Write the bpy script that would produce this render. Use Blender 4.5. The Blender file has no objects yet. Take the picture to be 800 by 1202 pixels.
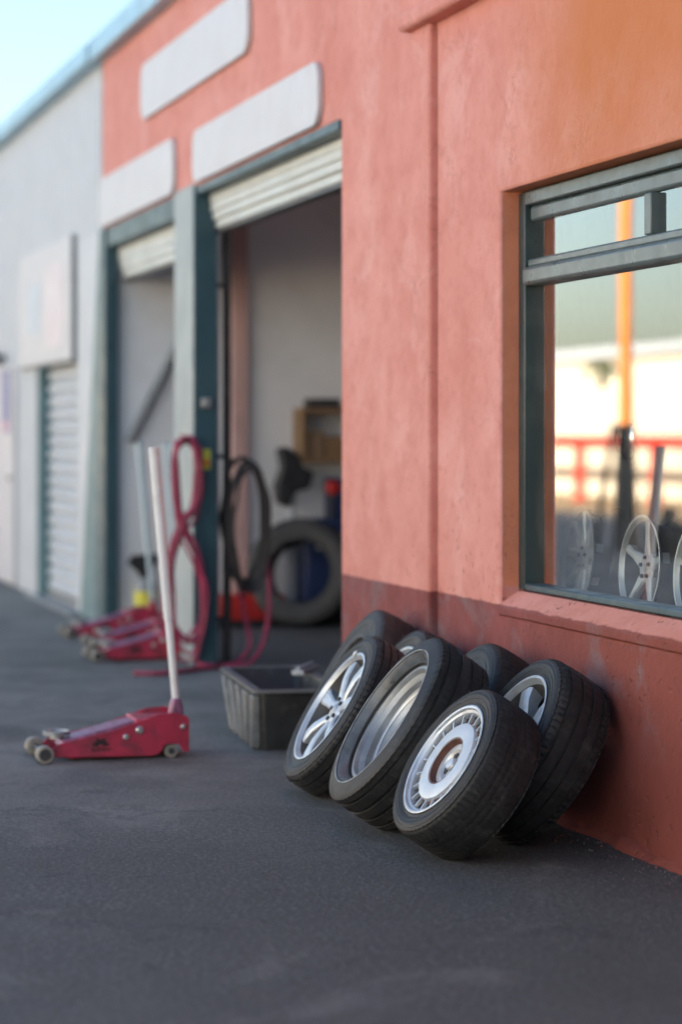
import bpy, math, random
from mathutils import Matrix, Vector
R_ = math.radians
random.seed(7)
scene = bpy.context.scene
COL = scene.collection
PI = math.pi

# ------------------------------------------------------------------ materials
def new_mat(name):
    m = bpy.data.materials.new(name); m.use_nodes = True
    nt = m.node_tree
    return m, nt, nt.nodes['Principled BSDF']

def N(nt, typ, **kw):
    n = nt.nodes.new(typ)
    for k, v in kw.items():
        if k in n.inputs: n.inputs[k].default_value = v
        else: setattr(n, k, v)
    return n

def mixc(nt, fac, a, b, blend='MIX'):
    n = nt.nodes.new('ShaderNodeMix'); n.data_type = 'RGBA'; n.blend_type = blend
    L = nt.links
    for sock, v in ((n.inputs[0], fac), (n.inputs[6], a), (n.inputs[7], b)):
        if hasattr(v, 'links') or hasattr(v, 'is_output'): L.new(v, sock)
        elif isinstance(v, (tuple, list)): sock.default_value = (*v[:3], 1)
        else: sock.default_value = v
    return n.outputs[2]

def ramp(nt, src, p0, p1, v0=0.0, v1=1.0):
    n = nt.nodes.new('ShaderNodeMapRange'); n.clamp = True
    n.inputs[1].default_value = p0; n.inputs[2].default_value = p1
    n.inputs[3].default_value = v0; n.inputs[4].default_value = v1
    nt.links.new(src, n.inputs[0]); return n.outputs[0]

def noise(nt, co, scale, detail=4, rough=.6, dist=0.0):
    n = N(nt, 'ShaderNodeTexNoise', Scale=scale, Detail=detail, Roughness=rough, Distortion=dist)
    nt.links.new(co, n.inputs['Vector']); return n.outputs[0]

def mth(nt, op, a, b=None):
    n = nt.nodes.new('ShaderNodeMath'); n.operation = op
    for i, v in enumerate((a, b)):
        if v is None: continue
        if isinstance(v, (int, float)): n.inputs[i].default_value = v
        else: nt.links.new(v, n.inputs[i])
    return n.outputs[0]

def bump(nt, bs, h, strength, dist=.01):
    b = N(nt, 'ShaderNodeBump', Strength=strength, Distance=dist)
    nt.links.new(h, b.inputs['Height']); nt.links.new(b.outputs[0], bs.inputs['Normal'])

def simple(name, col, rough=.6, metal=0.0, var=.18, vscale=9, dirt=None, dirt_amt=.4, bmp=.15, bscale=60, rvar=.12, spec=.5):
    m, nt, bs = new_mat(name)
    co = N(nt, 'ShaderNodeTexCoord').outputs['Object']
    f = noise(nt, co, vscale, 5)
    dk = tuple(c * (1 - var) for c in col); lt = tuple(min(1, c * (1 + var)) for c in col)
    c = mixc(nt, ramp(nt, f, .3, .7), dk, lt)
    if dirt:
        d = noise(nt, co, vscale * .6 + 1.3, 8, .7)
        c = mixc(nt, ramp(nt, d, .52, .68, 0, dirt_amt), c, dirt)
    nt.links.new(c, bs.inputs['Base Color'])
    g = noise(nt, co, vscale * 2.1, 4)
    nt.links.new(ramp(nt, g, .3, .7, max(.03, rough - rvar), min(1, rough + rvar)), bs.inputs['Roughness'])
    bs.inputs['Metallic'].default_value = metal
    bs.inputs['Specular IOR Level'].default_value = spec
    if bmp: bump(nt, bs, noise(nt, co, bscale, 4), bmp, .004)
    return m

def stucco(name):
    m, nt, bs = new_mat(name)
    co = N(nt, 'ShaderNodeTexCoord').outputs['Object']
    sep = N(nt, 'ShaderNodeSeparateXYZ'); nt.links.new(co, sep.inputs[0])
    X, Y, Z = sep.outputs[0], sep.outputs[1], sep.outputs[2]
    big = noise(nt, co, 1.1, 6, .6); mid = noise(nt, co, 5, 6, .65); fine = noise(nt, co, 34, 5, .65)
    c = mixc(nt, ramp(nt, big, .32, .68), (.69, .32, .275), (.60, .24, .195))
    c = mixc(nt, ramp(nt, mid, .45, .75, 0, .6), c, (.50, .165, .13))
    c = mixc(nt, ramp(nt, noise(nt, co, 2.6, 7, .7, .5), .52, .66, 0, .35), c, (.76, .46, .43))
    c = mixc(nt, ramp(nt, noise(nt, co, 21, 6, .75), .54, .70, 0, .45), c, (.46, .16, .13))
    hl = N(nt, 'ShaderNodeTexVoronoi', Scale=1.5, feature='DISTANCE_TO_EDGE'); hn = N(nt, 'ShaderNodeTexNoise', Scale=4.0, Detail=7.0, Roughness=.72); nt.links.new(co, hn.inputs['Vector'])
    hs_ = N(nt, 'ShaderNodeVectorMath', operation='SCALE'); hs_.inputs['Scale'].default_value = .55; nt.links.new(hn.outputs['Color'], hs_.inputs[0])
    ha = N(nt, 'ShaderNodeVectorMath', operation='ADD'); nt.links.new(co, ha.inputs[0]); nt.links.new(hs_.outputs[0], ha.inputs[1]); nt.links.new(ha.outputs[0], hl.inputs['Vector'])
    hair = mth(nt, 'MULTIPLY', ramp(nt, hl.outputs['Distance'], .011, .003, 0, .35), ramp(nt, noise(nt, co, 1.3, 3), .52, .60))
    c = mixc(nt, hair, c, (.22, .08, .065))
    # warm glow from the right, put into the colour of the wall's right end
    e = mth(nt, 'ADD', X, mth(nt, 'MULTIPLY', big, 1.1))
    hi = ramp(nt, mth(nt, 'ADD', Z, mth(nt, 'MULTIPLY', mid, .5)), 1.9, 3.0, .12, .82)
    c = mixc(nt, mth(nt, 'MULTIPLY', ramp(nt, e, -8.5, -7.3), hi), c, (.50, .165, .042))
    # window surround: warm light on the returns, painted in as orange
    rv = mth(nt, 'MULTIPLY', mth(nt, 'MULTIPLY', ramp(nt, Y, .050, .056), ramp(nt, X, -8.90, -8.885)), ramp(nt, Z, .805, .815))
    c = mixc(nt, mth(nt, 'MULTIPLY', rv, .85), c, mixc(nt, ramp(nt, mid, .35, .7), (.78, .28, .14), (.66, .235, .125)))
    # dado band in ox-red paint, hand-cut edge
    zed = mth(nt, 'ADD', Z, mth(nt, 'MULTIPLY', mth(nt, 'SUBTRACT', noise(nt, co, 11, 3), .5), .018))
    d = mixc(nt, ramp(nt, mid, .35, .7), (.25, .072, .070), (.175, .046, .043))
    d = mixc(nt, ramp(nt, e, -8.3, -7.0, 0, .55), d, (.23, .055, .03))  # same warm glow put into the right end of the dado
    scuff = mth(nt, 'MULTIPLY', ramp(nt, noise(nt, co, 3.1, 7, .7, .6), .5, .66), ramp(nt, Z, .3, .55))
    d = mixc(nt, mth(nt, 'MULTIPLY', scuff, .55), d, (.20, .17, .185))
    rub = ramp(nt, noise(nt, co, 6.5, 8, .75), .60, .70, 0, .6)
    d = mixc(nt, rub, d, (.09, .04, .04))
    dado = mth(nt, 'MULTIPLY', ramp(nt, zed, .737, .743, 1, 0), mth(nt, 'SUBTRACT', 1.0, rv))
    c = mixc(nt, dado, c, d)
    # chipped plaster and pock marks
    vo = N(nt, 'ShaderNodeTexVoronoi', Scale=17.0, Randomness=1.0)
    wob = N(nt, 'ShaderNodeVectorMath', operation='ADD')
    nv = N(nt, 'ShaderNodeTexNoise', Scale=14.0, Detail=4.0); nt.links.new(co, nv.inputs['Vector'])
    sc = N(nt, 'ShaderNodeVectorMath', operation='SCALE'); sc.inputs['Scale'].default_value = .09
    nt.links.new(nv.outputs['Color'], sc.inputs[0]); nt.links.new(co, wob.inputs[0]); nt.links.new(sc.outputs[0], wob.inputs[1])
    nt.links.new(wob.outputs[0], vo.inputs['Vector'])
    near = mth(nt, 'MULTIPLY', ramp(nt, Z, 1.5, .6), ramp(nt, noise(nt, co, 1.9, 3), .44, .58))
    chip = mth(nt, 'MULTIPLY', ramp(nt, vo.outputs['Distance'], .26, .14), near)
    c = mixc(nt, mth(nt, 'MULTIPLY', chip, .6), c, (.20, .07, .055))
    nt.links.new(c, bs.inputs['Base Color'])
    bs.inputs['Roughness'].default_value = .82; bs.inputs['Specular IOR Level'].default_value = .3
    h = mth(nt, 'ADD', mth(nt, 'MULTIPLY', fine, .5), mth(nt, 'MULTIPLY', mid, 1.2))
    h = mth(nt, 'SUBTRACT', h, mth(nt, 'MULTIPLY', chip, .8))
    bump(nt, bs, h, .55, .012)
    return m

def asphalt(name, base=.165, tint=(.985, 1.005, .95), stain_vignette=True):
    m, nt, bs = new_mat(name)
    co = N(nt, 'ShaderNodeTexCoord').outputs['Object']
    big = noise(nt, co, .55, 7, .62, .3); mid = noise(nt, co, 3.2, 7, .68); fine = noise(nt, co, 95, 3, .6); grit = noise(nt, co, 330, 2)
    a = tuple(base * .66 * t for t in tint); b = tuple(base * 1.22 * t for t in tint)
    c = mixc(nt, ramp(nt, big, .40, .60), a, b)
    c = mixc(nt, ramp(nt, mid, .42, .66, 0, .8), c, tuple(base * 1.5 * t for t in tint))
    c = mixc(nt, ramp(nt, noise(nt, co, 1.4, 9, .72, .8),   .52, .66, 0, .7), c, tuple(base * .45 * t for t in tint))
    if stain_vignette:
        # vignette painted into the asphalt: colour darkens towards the near apron
        sx = N(nt, 'ShaderNodeSeparateXYZ'); nt.links.new(co, sx.inputs[0])
        nx = mth(nt, 'ADD', sx.outputs[0], mth(nt, 'MULTIPLY', noise(nt, co, .8, 6, .6), 2.4))
        c = mixc(nt, ramp(nt, nx, -9.4, -6.6, 0, .85), c, (base * .40, base * .385, base * .37))
        # old oil spill behind the jack (a blot of its own on the ground)
        sub = N(nt, 'ShaderNodeVectorMath', operation='SUBTRACT'); sub.inputs[1].default_value = (-11.35, -1.55, 0); nt.links.new(co, sub.inputs[0])
        mp = N(nt, 'ShaderNodeMapping'); mp.inputs['Scale'].default_value = (1.3, 3.2, 1); nt.links.new(sub.outputs[0], mp.inputs[0])
        ln = N(nt, 'ShaderNodeVectorMath', operation='LENGTH'); nt.links.new(mp.outputs[0], ln.inputs[0])
        dd = mth(nt, 'ADD', ln.outputs['Value'], mth(nt, 'MULTIPLY', mid, .9))
        c = mixc(nt, ramp(nt, dd, 1.05, .7, 0, .65), c, (base * .3,) * 3)
    # old oil drips and rubbed-in rubber: small blots of their own
    c = mixc(nt, ramp(nt, noise(nt, co, 5.2, 3, .5, .4), .66, .74, 0, .6), c, (base * .25, base * .24, base * .23))
    c = mixc(nt, ramp(nt, noise(nt, co, .9, 5, .6, 1.5), .57, .66, 0, .45), c, (base * 1.35, base * 1.30, base * 1.22))
    # aggregate: pale and dark stones at two sizes, worn patches between them
    stone = noise(nt, co, 46, 3, .7); vs = N(nt, 'ShaderNodeTexVoronoi', Scale=70.0); nt.links.new(co, vs.inputs['Vector'])
    worn = ramp(nt, noise(nt, co, 2.1, 6, .7), .35, .65, .35, 1.0)
    c = mixc(nt, mth(nt, 'MULTIPLY', ramp(nt, stone, .50, .72, 0, .5), worn), c, (base * 1.9, base * 1.9, base * 1.88))
    c = mixc(nt, mth(nt, 'MULTIPLY', ramp(nt, stone, .50, .30, 0, .5), worn), c, (base * .38,) * 3)
    c = mixc(nt, ramp(nt, vs.outputs['Distance'], .22, .10, 0, .35), c, (base * 2.2,) * 3)
    c = mixc(nt, ramp(nt, fine, .55, .8, 0, .45), c, (base * 1.9, base * 1.9, base * 1.9))
    c = mixc(nt, ramp(nt, grit, .3, .45, .4, 0), c, (base * .4,) * 3)
    # a few meandering hairline cracks
    cv = N(nt, 'ShaderNodeTexVoronoi', Scale=.42, feature='DISTANCE_TO_EDGE')
    cn = N(nt, 'ShaderNodeTexNoise', Scale=2.6, Detail=7.0, Roughness=.7); nt.links.new(co, cn.inputs['Vector'])
    cs = N(nt, 'ShaderNodeVectorMath', operation='SCALE'); cs.inputs['Scale'].default_value = .9; nt.links.new(cn.outputs['Color'], cs.inputs[0])
    ca = N(nt, 'ShaderNodeVectorMath', operation='ADD'); nt.links.new(co, ca.inputs[0]); nt.links.new(cs.outputs[0], ca.inputs[1]); nt.links.new(ca.outputs[0], cv.inputs['Vector'])
    crack = mth(nt, 'MULTIPLY', ramp(nt, cv.outputs['Distance'], .008, .003, 0, .45), ramp(nt, big, .50, .56))
    c = mixc(nt, crack, c, (base * .2,) * 3)
    nt.links.new(c, bs.inputs['Base Color'])
    nt.links.new(ramp(nt, mid, .3, .7, .62, .85), bs.inputs['Roughness'])
    bs.inputs['Specular IOR Level'].default_value = .35
    bump(nt, bs, mth(nt, 'ADD', mth(nt, 'ADD', mth(nt, 'MULTIPLY', fine, .6), mth(nt, 'MULTIPLY', grit, .4)), mth(nt, 'MULTIPLY', stone, 1.0)), .7, .008)
    return m

def rubber(name, col=.016):
    m, nt, bs = new_mat(name)
    co = N(nt, 'ShaderNodeTexCoord').outputs['Object']
    f = noise(nt, co, 7, 7, .7); g = noise(nt, co, 60, 4)
    c = mixc(nt, ramp(nt, f, .38, .7), (col * .75, col * .75, col * .78), (col * 1.7, col * 1.75, col * 1.8))
    c = mixc(nt, ramp(nt, noise(nt, co, 15, 8, .75), .53, .70, 0, .6), c, (.070, .066, .060))
    nt.links.new(c, bs.inputs['Base Color'])
    nt.links.new(ramp(nt, f, .3, .7, .48, .68), bs.inputs['Roughness'])
    bs.inputs['Specular IOR Level'].default_value = .42
    bump(nt, bs, g, .25, .003)
    return m

def glass_mat(name):
    m, nt, bs = new_mat(name)
    nt.nodes.remove(bs)
    out = nt.nodes['Material Output']
    fr = N(nt, 'ShaderNodeFresnel', IOR=1.6)
    ge = N(nt, 'ShaderNodeNewGeometry'); nt.links.new(ramp(nt, ge.outputs['Backfacing'], 0, 1, 1.6, 1 / 1.6), fr.inputs['IOR'])
    co = N(nt, 'ShaderNodeTexCoord').outputs['Object']
    gl = N(nt, 'ShaderNodeBsdfGlossy', Roughness=.004); gl.inputs['Color'].default_value = (1, 1, 1, 1)
    tr = N(nt, 'ShaderNodeBsdfTransparent'); tr.inputs['Color'].default_value = (.88, .93, .92, 1)
    b = N(nt, 'ShaderNodeBump', Strength=.012, Distance=.01); nt.links.new(noise(nt, co, 2.2, 2), b.inputs['Height'])
    nt.links.new(b.outputs[0], gl.inputs['Normal'])
    mx = N(nt, 'ShaderNodeMixShader')
    nt.links.new(ramp(nt, fr.outputs[0], 0, .5, .01, 1.25), mx.inputs[0]); nt.links.new(tr.outputs[0], mx.inputs[1]); nt.links.new(gl.outputs[0], mx.inputs[2])
    du = N(nt, 'ShaderNodeBsdfDiffuse'); du.inputs['Color'].default_value = (.55, .53, .50, 1)
    m2 = N(nt, 'ShaderNodeMixShader'); nt.links.new(ramp(nt, noise(nt, co, 3.5, 8, .7, 1.2), .46, .78, .006, .09), m2.inputs[0])
    nt.links.new(mx.outputs[0], m2.inputs[1]); nt.links.new(du.outputs[0], m2.inputs[2])
    nt.links.new(m2.outputs[0], out.inputs['Surface'])
    return m

M = dict(
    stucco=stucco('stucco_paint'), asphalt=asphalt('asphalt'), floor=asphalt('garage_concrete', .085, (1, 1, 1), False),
    rubber=rubber('rubber'), rubber_old=rubber('rubber_grey', .024),
    alloy=simple('silver_alloy', (.52, .56, .60), .42, .55, .1, 14, (.22, .22, .22), .35, .05, 90),
    alloy_dull=simple('dull_alloy', (.36, .39, .42), .5, .6, .25, 10, (.12, .11, .10), .5, .1, 70),
    barrel=simple('shaded_barrel', (.10, .095, .09), .5, .5, .3, 10, (.05, .045, .04), .5, .1, 70),  # shade inside the wheel put into a dark barrel colour
    ridge=simple('dusty_ridge', (.055, .055, .057), .6, 0, .5, 9, (.014, .014, .015), .9, .1, 70),
    dish=simple('greyed_steel_dish', (.30, .32, .335), .48, .6, .3, 7, (.42, .43, .44), .5, .12, 40),
    band=simple('sheen_sidewall', (.105, .118, .13), .36, 0, .4, 9, (.02, .02, .021), .7, .15, 60),  # bluish sky sheen on the rubber put into its colour
    scuff=simple('scuffed_rubber', (.26, .265, .27), .6, 0, .5, 18, (.02, .02, .02), .9, .1, 70),
    slot_shade=simple('slot_shade_brown', (.045, .026, .021), .8, 0, .3, 20, None, 0, .1),  # dark brown that stands for the deep shade behind the slots
    alloy_white=simple('silver_paint', (.56, .58, .60), .40, .45, .08, 12, (.35, .33, .30), .3, .04, 90),
    steel_dark=simple('dark_steel', (.06, .062, .066), .5, .6, .3, 14, (.10, .06, .04), .5, .1),
    rust=simple('rusty_paint', (.13, .058, .045), .7, .1, .35, 22, (.10, .05, .04), .5, .2),
    chrome=simple('chrome', (.85, .88, .92), .16, 1.0, .03, 8, None, 0, 0, 60, .04),
    jackred=simple('jack_red_paint', (.38, .026, .062), .42, .0, .25, 9, (.085, .035, .045), .7, .08, 70),
    jackpink=simple('worn_lift_arm', (.27, .12, .21), .4, .2, .45, 22, (.22, .04, .08), .6, .1, 70),
    handle=simple('white_handle_paint', (.74, .75, .75), .45, .0, .06, 7, (.42, .38, .34), .4, .05),
    handleblue=simple('pale_blue_handle', (.50, .62, .66), .45, .0, .06, 7, (.3, .36, .38), .35, .05),
    castor=simple('castor_ivory', (.27, .25, .215), .55, .0, .2, 20, (.10, .09, .08), .5, .1),
    black=simple('black_plastic', (.018, .019, .021), .5, 0, .3, 12, (.07, .07, .07), .35, .15),
    binrib=simple('skylit_bin_rib', (.13, .137, .14), .5, 0, .3, 14, (.03, .03, .03), .5, .15, 50),  # ribs lighter than the tub: sky light painted into them
    binrim=simple('scuffed_bin_rim', (.12, .125, .13), .5, 0, .25, 10, (.2, .2, .2), .4, .15, 50),
    binplastic=simple('bin_plastic', (.018, .019, .020), .48, 0, .3, 8, (.16, .16, .155), .45, .15, 50),
    logo=simple('logo_ink', (.012, .008, .010), .6, 0, .2, 30, None, 0, 0),
    bolt=simple('zinc_bolt', (.45, .44, .43), .38, .8, .1, 20, None, 0, 0),
    teal=simple('teal_frame_paint', (.028, .075, .095), .45, 0, .2, 3, (.06, .09, .10), .35, .1, 40),
    winjamb=simple('window_jamb_paint', (.020, .040, .044), .4, 0, .15, 5, (.10, .12, .11), .35, .1, 40),
    teal_lt=simple('teal_grey_paint', (.11, .21, .235), .5, 0, .15, 3, (.10, .16, .18), .4, .1, 40),
    winframe_skylit=simple('skylit_frame_paint', (.095, .13, .138), .35, 0, .12, 5, (.14, .17, .17), .35, .1, 40),  # lighter than the jambs: sky light on the bars put into the colour
    postwhite=simple('pale_post_paint', (.31, .36, .37), .55, 0, .1, 3, (.34, .38, .36), .4, .1, 30),
    cream=simple('cream_shutter', (.60, .63, .60), .5, 0, .08, 4, (.40, .40, .34), .4, .1, 40),
    white=simple('white_sheet', (.52, .56, .595), .55, 0, .05, 2, (.43, .47, .50), .4, .06, 20),
    signwhite=simple('sign_white', (.57, .575, .60), .5, 0, .05, 3, (.50, .50, .53), .35, .03, 20),
    signblue=simple('faded_blue_print', (.50, .57, .64), .5, 0, .12, 5, (.63, .66, .69), .5, .02),
    signpink=simple('faded_pink_print', (.66, .60, .63), .5, 0, .1, 5, (.66, .66, .68), .5, .02),
    posterblue=simple('poster_blue', (.10, .12, .34), .5, 0, .25, 6, (.22, .24, .42), .5, .02),
    posterpink=simple('poster_pink', (.55, .28, .38), .5, 0, .2, 6, None, 0, .02),
    skyblue=simple('skylit_roof_blue', (.30, .50, .62), .4, .2, .1, 2, (.40, .52, .60), .4, .05, 20),  # sky light on the gutter painted in as blue
    inwall=simple('grey_inner_wall', (.80, .82, .84), .75, 0, .06, 1.2, (.66, .67, .67), .5, .2, 25),
    inpink=simple('pink_column', (.55, .36, .33), .7, 0, .12, 2, (.36, .26, .24), .4, .15, 25),
    ceil=simple('dark_ceiling', (.11, .11, .11), .8, 0, .2, 2, None, 0, .1),
    pipe=simple('brown_grey_pipe', (.075, .065, .062), .55, .2, .25, 5, (.14, .11, .09), .4, .1),
    greypipe=simple('grey_pipe', (.26, .28, .29), .5, .1, .12, 5, None, 0, .1),
    hosered=simple('red_hose', (.34, .030, .085), .45, 0, .2, 10, (.16, .03, .05), .4, .08),
    hoseblk=simple('black_hose', (.035, .030, .031), .5, 0, .25, 10, (.09, .05, .06), .4, .08),
    red=simple('signal_red', (.50, .022, .018), .45, 0, .12, 8, (.25, .02, .02), .4, .06),
    navy=simple('navy_paint', (.018, .035, .11), .45, 0, .2, 5, (.04, .05, .09), .4, .08),
    grey=simple('grey_paint', (.42, .45, .48), .5, 0, .1, 6, (.28, .28, .28), .4, .06),
    wood=simple('brown_wood', (.25, .15, .075), .65, 0, .25, 7, (.14, .085, .05), .5, .15),
    card=simple('cardboard', (.30, .20, .12), .8, 0, .15, 9, (.2, .13, .08), .4, .1),
    yellow=simple('yellow_label', (.62, .58, .06), .5, 0, .1, 9, None, 0, .02),
    orange=simple('orange_paint', (.72, .22, .02), .45, 0, .1, 3, None, 0, .05),
    creamwall=simple('cream_render', (.78, .70, .53), .8, 0, .07, .5, (.70, .60, .42), .4, .2, 15),
    grit_grey=simple('grit_grey', (.12, .115, .11), .9, 0, .3, 30, None, 0, 0), grit_dark=simple('grit_dark', (.07, .068, .066), .9, 0, .3, 30, None, 0, 0), grit_red=simple('plaster_crumb', (.20, .08, .07), .9, 0, .3, 30, None, 0, 0),
    palewall=simple('pale_render', (.50, .55, .62), .8, 0, .07, .5, (.42, .46, .50), .4, .2, 15),
    sand=simple('sandy_verge', (.42, .29, .15), .9, 0, .2, .8, (.30, .20, .10), .5, .3, 30),
    railred=simple('rail_red', (.55, .03, .006), .45, 0, .1, 2, None, 0, .05),
    darkwall=simple('shop_wall', (.16, .165, .17), .8, 0, .1, 2, None, 0, .1),
    display=simple('display_board', (.10, .095, .10), .6, 0, .15, 4, (.16, .13, .13), .4, .1),
    bark=simple('palm_bark', (.16, .12, .08), .9, 0, .3, 6, None, 0, .4, 20),
    leaf=simple('palm_leaf', (.06, .10, .03), .6, 0, .3, 6, None, 0, .1),
    glass=glass_mat('window_glass'),
)

# ------------------------------------------------------------------ mesh helper
class MB:
    def __init__(s): s.v = []; s.f = []; s.mi = []; s.cur = 0
    def add(s, vs, fs):
        o = len(s.v); s.v += [tuple(v) for v in vs]
        for f in fs: s.f.append([i + o for i in f]); s.mi.append(s.cur)
        return s
    def box(s, a, b, M4=None):
        (x0, y0, z0), (x1, y1, z1) = a, b
        vs = [Vector(p) for p in ((x0,y0,z0),(x1,y0,z0),(x1,y1,z0),(x0,y1,z0),(x0,y0,z1),(x1,y0,z1),(x1,y1,z1),(x0,y1,z1))]
        if M4: vs = [M4 @ v for v in vs]
        return s.add(vs, [(3,2,1,0),(4,5,6,7),(0,1,5,4),(1,2,6,5),(2,3,7,6),(3,0,4,7)])
    def prism(s, poly, h0, h1, M4=None):          # poly in XY, extruded along Z
        n = len(poly)
        vs = [Vector((x, y, h0)) for x, y in poly] + [Vector((x, y, h1)) for x, y in poly]
        if M4: vs = [M4 @ v for v in vs]
        fs = [tuple(range(n - 1, -1, -1)), tuple(range(n, 2 * n))] + [(i, (i + 1) % n, n + (i + 1) % n, n + i) for i in range(n)]
        return s.add(vs, fs)
    def lathe(s, prof, n=64, closed=False, M4=None, mod=None):   # prof = (r, z[, tag]); round Z
        vs = []
        for k, p in enumerate(prof):
            for i in range(n):
                a = 2 * PI * i / n; r = p[0] + (mod(k, i) if mod else 0)
                vs.append(Vector((r * math.cos(a), r * math.sin(a), p[1])))
        if M4: vs = [M4 @ v for v in vs]
        fs = []; m = len(prof)
        for k in range(m if closed else m - 1):
            k2 = (k + 1) % m
            for i in range(n):
                j = (i + 1) % n
                fs.append((k * n + i, k * n + j, k2 * n + j, k2 * n + i))
        if not closed:
            if prof[0][0] > 1e-5: fs.append(tuple(range(n - 1, -1, -1)))
            if prof[-1][0] > 1e-5: fs.append(tuple((m - 1) * n + i for i in range(n)))
        return s.add(vs, fs)
    def cyl(s, p0, p1, r0, r1=None, n=20, cap=.0):
        p0, p1 = Vector(p0), Vector(p1); d = p1 - p0; L = d.length; r1 = r0 if r1 is None else r1
        q = d.to_track_quat('Z', 'Y').to_matrix().to_4x4(); q.translation = p0
        pr = [(r0, 0), (r1, L)] if not cap else [(max(r0 - cap, 1e-4), 0), (r0, cap), (r1, L - cap), (max(r1 - cap, 1e-4), L)]
        return s.lathe(pr, n, False, q)
    def tube(s, pts, r, n=10, closed=False, sub=6):
        P = [Vector(p) for p in pts]
        def cr(a, b, c, d, t): return .5 * ((2*b) + (c - a)*t + (2*a - 5*b + 4*c - d)*t*t + (3*b - a - 3*c + d)*t**3)
        Q = []; m = len(P)
        rng = range(m) if closed else range(m - 1)
        for i in rng:
            g = (lambda k: P[k % m]) if closed else (lambda k: P[min(max(k, 0), m - 1)])
            for t in range(sub): Q.append(cr(g(i-1), g(i), g(i+1), g(i+2), t / sub))
        if not closed: Q.append(P[-1])
        k = len(Q); vs = []; up = Vector((.13, .21, .97)); 
        for i in range(k):
            t = (Q[(i+1) % k if closed else min(i+1, k-1)] - Q[(i-1) % k if closed else max(i-1, 0)]).normalized()
            if i == 0:
                a = t.cross(up if abs(t.dot(up)) < .9 else Vector((1, 0, 0))).normalized()
            else:
                a = (a - t * a.dot(t)).normalized()
            b = t.cross(a)
            for j in range(n):
                an = 2 * PI * j / n; vs.append(Q[i] + (a * math.cos(an) + b * math.sin(an)) * r)
        fs = [(i*n + j, i*n + (j+1) % n, ((i+1) % k)*n + (j+1) % n, ((i+1) % k)*n + j) for i in range(k if closed else k - 1) for j in range(n)]
        if not closed: fs += [tuple(range(n - 1, -1, -1)), tuple((k-1)*n + j for j in range(n))]
        return s.add(vs, fs)
    def build(s, name, mat, parent=None, bevel=0, seg=2, ang=32, smooth=True, fixn=True):
        me = bpy.data.meshes.new(name); me.from_pydata(s.v, [], s.f)
        for m in (mat if isinstance(mat, (list, tuple)) else [mat]): me.materials.append(m)
        me.polygons.foreach_set('material_index', s.mi)
        import bmesh
        if fixn: bm = bmesh.new(); (bm.from_mesh(me), bmesh.ops.recalc_face_normals(bm, faces=bm.faces), bm.to_mesh(me), bm.free())
        if smooth:
            me.polygons.foreach_set('use_smooth', [True] * len(me.polygons)); me.set_sharp_from_angle(angle=R_(ang))
        me.update()
        o = bpy.data.objects.new(name, me); COL.objects.link(o)
        if parent: o.parent = parent
        if bevel:
            b = o.modifiers.new('bevel', 'BEVEL'); b.width = bevel; b.segments = seg; b.limit_method = 'ANGLE'; b.angle_limit = R_(40)
        return o

def tag(o, label=None, cat=None, group=None, kind=None):
    if label: o['label'] = label
    if cat: o['category'] = cat
    if group: o['group'] = group
    if kind: o['kind'] = kind
    return o
def thing(name, label, cat, mat4=None, group=None):
    o = bpy.data.objects.new(name, None); COL.objects.link(o); o.empty_display_size = .1
    if mat4 is not None: o.matrix_world = mat4
    return tag(o, label, cat, group)
def loc(x, y, z=0, rz=0): return Matrix.Translation((x, y, z)) @ Matrix.Rotation(rz, 4, 'Z')
def copy_tree(o, parent=None):
    c = o.copy(); COL.objects.link(c)
    if parent: c.parent = parent
    for ch in o.children: copy_tree(ch, c)
    return c
def rrect(x0, y0, x1, y1, r, n=6):
    out = []
    for cx, cy, a0 in ((x1-r, y0+r, -90), (x1-r, y1-r, 0), (x0+r, y1-r, 90), (x0+r, y0+r, 180)):
        for i in range(n + 1):
            a = R_(a0 + 90 * i / n); out.append((cx + r * math.cos(a), cy + r * math.sin(a)))
    return out
# matrix that stands a drawing (x, z) up on a wall that faces -Y: local Z -> -Y
def on_wall(y): return Matrix(((1,0,0,0),(0,0,-1,y),(0,1,0,0),(0,0,0,1)))

# ------------------------------------------------------------------ ground
def sheet(name, x0, y0, x1, y1, z, mat):
    b = MB(); b.add([(x0,y0,z),(x1,y0,z),(x1,y1,z),(x0,y1,z)], [(0,1,2,3)])
    return tag(b.build(name, mat, smooth=False), kind='structure')
sheet('ground', -400, -300, 300, 400, 0, M['asphalt'])
sheet('garage_floor', -17.6, .06, -9.9, 8, .004, M['floor'])
sheet('verge', -160, -22, 60, -12.3, .004, M['sand'])

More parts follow.
